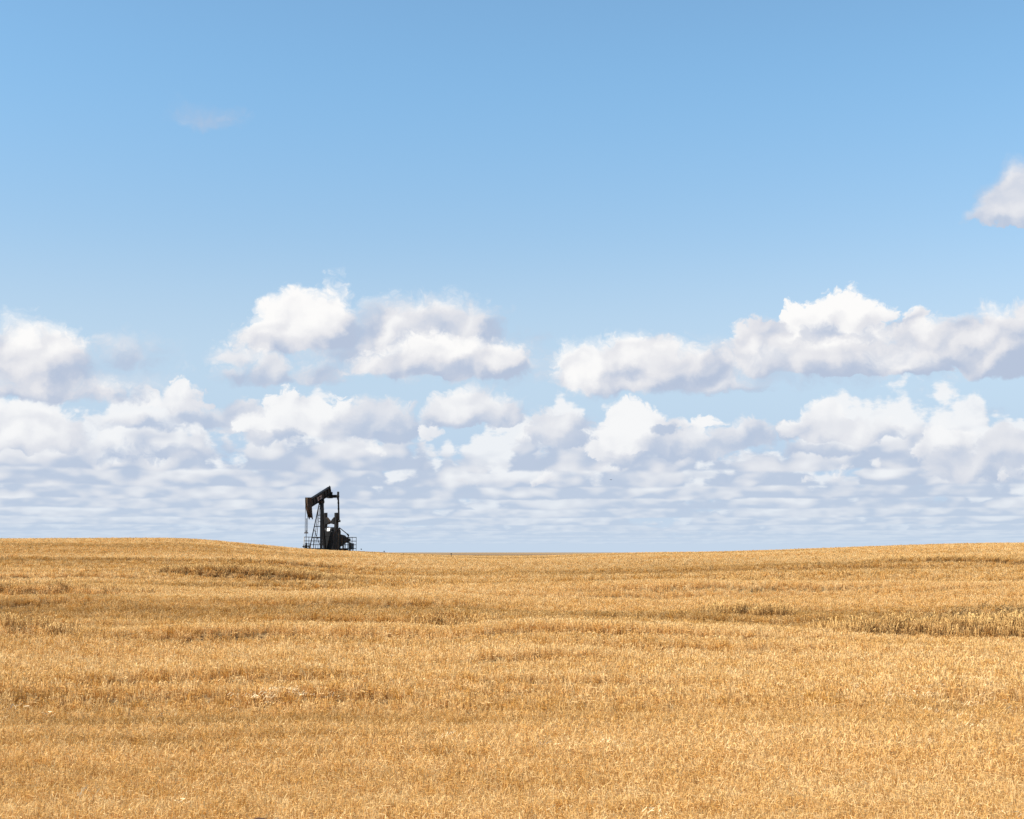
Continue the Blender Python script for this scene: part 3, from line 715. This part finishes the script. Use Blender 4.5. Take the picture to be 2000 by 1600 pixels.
# sheet guard round the near crank pit
m = MB(); m.prism([(-3.65, .02), (-1.5, .02), (-1.5, 2.50), (-1.62, 2.62), (-2.2, 2.62), (-2.2, 3.05), (-3.35, 3.05), (-3.65, 2.6)], .66, 1.06); gd = m.build('crank_guard', BLACK, pj, .02)
MB().box(-1.494, -1.46, .16, 1.04, .10, 2.5).build('front_panel', painted('sun_toned_panel', (.009, .009, .009), (.018, .016, .014), .55, .5), gd, .004)  # lighter than the guard: sun on this face put into its paint
MB().box(-1.62, -1.5, .10, .655, .03, 2.45).build('side_sheet', BLACK, gd)
for z in (.7, 1.3, 1.9): MB().box(-1.456, -1.44, .22, .98, z - .012, z + .012).build('seam', BLACK, gd)
for x in (-2.1, -2.9): MB().box(x - .025, x + .025, 1.062, 1.09, .2, 2.5).build('stiffener', DUSTY if x < -2.5 else BLACK, gd)
# belt guard reaching back to the motor
m = MB(); m.prism([(-3.70, .55), (-3.70, 2.20), (-4.9, 2.06), (-5.2, 1.85), (-5.62, 1.72), (-5.72, 1.45), (-5.3, 1.12), (-4.9, .98), (-4.0, .62)], .80, 1.08); bg_ = m.build('belt_guard', BLACK, pj, .02)
for i, x in enumerate((-3.92, -4.4, -4.9)): MB().box(x - .03, x + .03, 1.082, 1.10, .85 + .12 * i, 2.02 - .06 * i).build('strap', DUSTY if i == 0 else BLACK, bg_)
m = MB(); m.beam((-3.10, 1.12, 3.10), (-5.62, 1.12, 2.14), .06, .10); m.beam((-5.3, 1.12, 2.27), (-5.72, 1.12, 2.06), .14, .16); m.build('brake_lever', BLACK, pj)
MB().box(-5.66, -5.56, 1.07, 1.17, 1.74, 2.1).build('lever_stand', BLACK, pj)
m = MB(); m.tube((-6.0, .25, 1.42), (-6.0, 1.0, 1.42), .26, 16); m.tube((-6.0, 1.0, 1.42), (-6.0, 1.12, 1.42), .10, 12); m.box(-6.15, -5.85, .35, .9, 1.64, 1.78); mo = m.build('motor', GALV, pj)
m = MB()
for i in range(7): m.tube((-6.0, .32 + i * .09, 1.42), (-6.0, .35 + i * .09, 1.42), .285, 16)
m.build('cooling_fin', GALV, mo)
m = MB(); m.box(-6.35, -5.6, .2, 1.1, 1.06, 1.14)
for x in (-6.3, -5.7):
    for y in (.26, 1.04): m.box(x - .05, x + .05, y - .05, y + .05, -.1, 1.058)
m.build('motor_stand', BLACK, pj)

# ---------------------------------------------------------------- wellhead under the rod
def at_pump(f, s, z=0.0):
    return (PX + f * math.cos(PROT) - s * math.sin(PROT), PYD + f * math.sin(PROT) + s * math.cos(PROT), PZ0 + z)
wh = thing('wellhead', at_pump(R + .02, 0, -.2), PROT, 'dark stuffing box and valves of the well under the pumpjack rod', 'wellhead')
m = MB(); m.tube((0, 0, -.1), (0, 0, .5), .16, 12); m.tube((0, 0, .5), (0, 0, .58), .28, 14); m.tube((0, 0, .58), (0, 0, .95), .17, 12); m.build('casing_head', BLACK, wh)
m = MB(); m.tube((0, 0, .95), (0, 0, 1.12), .11, 12, .09); m.tube((0, 0, 1.12), (0, 0, 1.26), .15, 12, .06); m.build('stuffing_box', BLACK, wh)
m = MB(); m.tube((0, -.52, .74), (0, .60, .74), .07, 10)
for y in (-.36, .42): m.tube((0, y - .03, .74), (0, y + .03, .74), .14, 12); m.tube((0, y, .74), (0, y, 1.0), .025, 8)
m.build('flow_line', BLACK, wh)
for y in (-.36, .42):
    m = MB(); m.tube((0, y, .99), (0, y, 1.015), .13, 14); m.build('valve_wheel', RUST, wh)
m = MB(); m.tube((.0, .60, .74), (.0, .95, .3), .05, 8); m.tube((.0, .95, .3), (.0, 1.6, .02), .05, 8); m.build('drain_pipe', DUSTY, wh)

# ---------------------------------------------------------------- safety railing, U-shaped, open at the well
rl = thing('safety_railing', (PX, PYD, PZ0), PROT, 'low pipe safety railing fencing the pumpjack base on three sides', 'railing')
runs = [((1.47, -1.6), (-7.0, -1.6), 7), ((-7.0, -1.6), (-7.0, 1.6), 3), ((-7.0, 1.6), (-3.5, 1.6), 3)]
for k, ((xa, ya), (xb, yb), n) in enumerate(runs):
    for i in range(n + 1):
        if k and i == 0: continue
        t = i / n; x, y = xa + (xb - xa) * t, ya + (yb - ya) * t
        MB().tube((x, y, -.35), (x, y, 1.86), .045 if (k == 0 and i == 0) else .035, 8).build('post', PALE if (k == 0 and i == 0) else GALV, rl, label='pale corner post' if (k == 0 and i == 0) else None)
    for z in (1.81, 1.30, .80, .30):
        if k == 0 and z < 1: xa_ = xa - 1.4
        else: xa_ = xa
        MB().tube((xa_, ya, z), (xb, yb, z), .042, 8).build('rail', GALV, rl)

# second, lower fence close to the front of the base
gr = thing('belt_side_railing', (PX, PYD, PZ0), PROT, 'short dark barred barrier standing between the front legs and the well', 'railing')
for z in (.96, .72, .50): MB().tube((1.9, -.9, z), (.2, -1.35, z), .028, 8).build('rail', BLACK, gr)
for t in (0, .5, 1): MB().tube((1.9 - 1.7 * t, -.9 - .45 * t, -.3), (1.9 - 1.7 * t, -.9 - .45 * t, 1.0), .028, 8).build('post', BLACK, gr)

# ---------------------------------------------------------------- control cabinet behind
cb = thing('control_cabinet', at_pump(-6.75, 1.05, 0), PROT, 'blue grey electrical cabinet on posts inside the right end of the railing', 'cabinet')
MB().box(-.16, .16, -.26, .26, .16, .98).build('cabinet_body', BLUEGREY, cb, .01)
MB().box(.164, .18, -.23, .23, .2, .94).build('door', BLUEGREY, cb, .004)
MB().box(-.19, .22, -.29, .29, .983, 1.01).build('rain_cap', BLUEGREY, cb)
for y in (-.2, .2): MB().box(-.04, .04, y - .04, y + .04, -.5, .158).build('post', GALV, cb)
m = MB(); m.tube((0, -.42, -.4), (0, -.42, 1.62), .05, 8); m.box(-.12, .12, -.60, -.26, 1.30, 1.66); m.build('meter_mast', BLACK, cb)
MB().tube((.0, -.55, 1.05), (.0, -.05, 1.05), .035, 8).build('conduit', GALV, cb); MB().tube((.0, -.6, 1.36), (0, -1.1, 1.36), .03, 8).build('conduit', GALV, cb)

# small things on the skyline
vs = thing('pipe_stub', at_pump(-7.9, 1.9, 0.0), PROT + .5, 'short dark pipe end lying on the ground right of the railing', 'pipe')
MB().tube((-.3, 0, .22), (.3, 0, .20), .06, 8).build('pipe', BLACK, vs); MB().tube((.3, 0, .20), (.38, 0, .20), .09, 8).build('flange', BLACK, vs)
for i, (x, y, hgt, lab) in enumerate([(-17.0, 190.0, .55, 'small dark stake on the skyline, the one nearest the pumpjack'), (-8.0, 188.0, .65, 'small dark stake on the skyline, the one farther right of the pumpjack')]):
    z = float(height(x, y)); t = thing('marker_stake', (x, y, z), 0, lab, 'stake', 'marker stakes on the skyline')
    MB().tube((0, 0, -.2), (.03, 0, hgt), .035, 6).build('stake', BLACK, t); MB().box(-.07, .07, -.02, .02, hgt - .13, hgt + .02).build('tag', BLACK, t)

# ---------------------------------------------------------------- a bird, far off in the air
bd_ = thing('bird', (13.9, 200.0, 3 + 200 * (1072 - 938) / 2777.8), 2.2, 'tiny dark bird flying in front of the pale clouds right of centre', 'bird'); bd_.scale = (.55, .55, .55)
bm = bmesh.new()
prof = [(-.24, .012, 0), (-.17, .035, .005), (-.08, .062, .008), (.02, .068, .01), (.10, .050, .016), (.15, .036, .03), (.19, .038, .038), (.225, .024, .038), (.255, .006, .034)]
ringv = []
for x, r, z in prof: ringv.append([bm.verts.new((x, r * math.cos(k * math.pi / 4), z + r * .85 * math.sin(k * math.pi / 4))) for k in range(8)])
for a, b in zip(ringv, ringv[1:]):
    for k in range(8): bm.faces.new((a[k], a[(k + 1) % 8], b[(k + 1) % 8], b[k]))
bm.faces.new(ringv[0][::-1]); bm.faces.new(ringv[-1])
m = MB(); m.bm.free(); m.bm = bm; body = m.build('body', BLACK, bd_)
for s in (-1, 1):
    m = MB(); P = [(.10, 0, .04), (.13, .20, .11), (.08, .40, .10), (-.03, .52, .07), (-.06, .36, .09), (-.08, .18, .10), (-.07, 0, .04)]
    P = [Vector((x, s * (y + .045), z)) for x, y, z in P]; n = len(P); V = P + [p + Vector((0, 0, .012)) for p in P]
    m.solid(V, [tuple(range(n)), tuple(range(2 * n - 1, n - 1, -1))] + [(i, n + i, n + (i + 1) % n, (i + 1) % n) for i in range(n)]); m.build('wing', BLACK, bd_)
m = MB(); m.prism([(-.22, 0), (-.36, .01), (-.36, .02), (-.22, .015)], -.05, .05); m.build('tail', BLACK, bd_)

# ---------------------------------------------------------------- dry weeds at the right edge of the field, bleached straw lying about
weed_m, nt, p = mat('dry_brown_weed', (.36, .215, .075), .8)
def weed_mesh(seed):
    r = random.Random(seed); V, F = [], []
    def blade(p0, p1, w0, w1):
        d = p1 - p0; sd = d.cross(Vector((r.uniform(-1, 1), r.uniform(-1, 1), .3))).normalized(); i = len(V)
        V.extend([p0 - sd * w0, p0 + sd * w0, p1 + sd * w1, p1 - sd * w1]); F.append((i, i + 1, i + 2, i + 3))
    for k in range(16):
        a = r.uniform(0, 6.283); h = r.uniform(.25, .6); p0 = Vector((r.gauss(0, .08), r.gauss(0, .08), -.05)); p1 = p0 + Vector((math.cos(a) * h * .35, math.sin(a) * h * .35, h))
        blade(p0, p1, .012, .008)
        for j in range(5):
            q = p0.lerp(p1, r.uniform(.35, 1)); b = r.uniform(0, 6.283)
            blade(q, q + Vector((math.cos(b), math.sin(b), r.uniform(-.2, .8))) * r.uniform(.05, .14), .018, .005)
    me = bpy.data.meshes.new('weed'); me.from_pydata(V, [], F); me.materials.append(weed_m); return me
weeds = hidden_collection('weeds', [weed_mesh(90 + i) for i in range(4)])
P = []
for (cx, cy, sx, sy, n) in ((19.6, 54.5, .7, .5, 36), (18.6, 53.3, 1.6, .7, 36), (17.0, 52.4, 1.2, .5, 16), (14.5, 44.0, 1.5, .4, 12)):
    P.append(np.stack([rng.normal(cx, sx, n), rng.normal(cy, sy, n)], -1))
P = np.concatenate(P); z = height(P[:, 0], P[:, 1])
ob = instancer('weed_patch', np.column_stack([P, z]), rng.uniform(.5, 1.1, len(P)), rng.uniform(0, 6.28, len(P)), weeds); ob['label'] = 'dark dry weeds in a hollow at the right side of the field'

pale_m, nt, p = mat('bleached_straw', (.80, .60, .33), .6)
def wisp(seed):
    r = random.Random(seed); V, F = [], []
    for k in range(9):
        a = r.gauss(.3, 1.2); c = Vector((r.gauss(0, .09), r.gauss(0, .09), r.uniform(.08, .17))); d = Vector((math.cos(a) * .8, math.sin(a) * .8, r.uniform(-.1, 1.1))) * r.uniform(.02, .06)
        sd = d.cross(Vector((.2, -1, .4))).normalized() * .0045; i = len(V); V.extend([c - d - sd, c - d + sd, c + d + sd, c + d - sd]); F.append((i, i + 1, i + 2, i + 3))
    me = bpy.data.meshes.new('wisp'); me.from_pydata(V, [], F); me.materials.append(pale_m); return me
wisps = hidden_collection('wisps', [wisp(70 + i) for i in range(5)])
P = []
for (cx, cy, sx, sy, n) in ((-4.5, 27.2, .36, .26, 80), (8.3, 28.5, 1.2, .8, 60), (9.6, 25.5, 1.4, .9, 90), (7.9, 26.6, .8, .7, 40), (10.5, 23.5, 1.0, .8, 30), (-9.2, 25.2, .6, .4, 14), (2.0, 22.0, 1.6, .6, 20)):
    P.append(np.stack([rng.normal(cx, sx, n), rng.normal(cy, sy, n)], -1))
y = rng.uniform(13, 60, 70); P.append(np.stack([rng.uniform(-.42, .42, 70) * y, y], -1))
P = np.concatenate(P); z = height(P[:, 0], P[:, 1])
ob = instancer('loose_straw', np.column_stack([P, z]), rng.uniform(.6, 1.2, len(P)), rng.normal(0, .7, len(P)), wisps); ob['label'] = 'pale bleached straw lying loose over the stubble'

# a stone at the very edge of the view
stone_m = painted('reddish_field_stone', (.085, .040, .022), (.16, .09, .055), .9, .8, 20)
r = random.Random(4); bm = bmesh.new(); bmesh.ops.create_icosphere(bm, subdivisions=3, radius=1)
from mathutils import noise as mnoise
for v in bm.verts:
    v.co *= 1 + .22 * mnoise.noise(v.co * 1.6) + .08 * mnoise.noise(v.co * 4.5)
    v.co = Vector((v.co.x * .15, v.co.y * .11, v.co.z * .12))
me = bpy.data.meshes.new('field_stone'); bm.to_mesh(me); bm.free(); me.materials.append(stone_m)
st = bpy.data.objects.new('field_stone', me); C.objects.link(st); st.location = (-2.68, 15.40, float(height(-2.68, 15.40)) + .05)
st['label'] = 'small dark reddish brown stone lying in the stubble at the bottom edge'; st['category'] = 'stone'
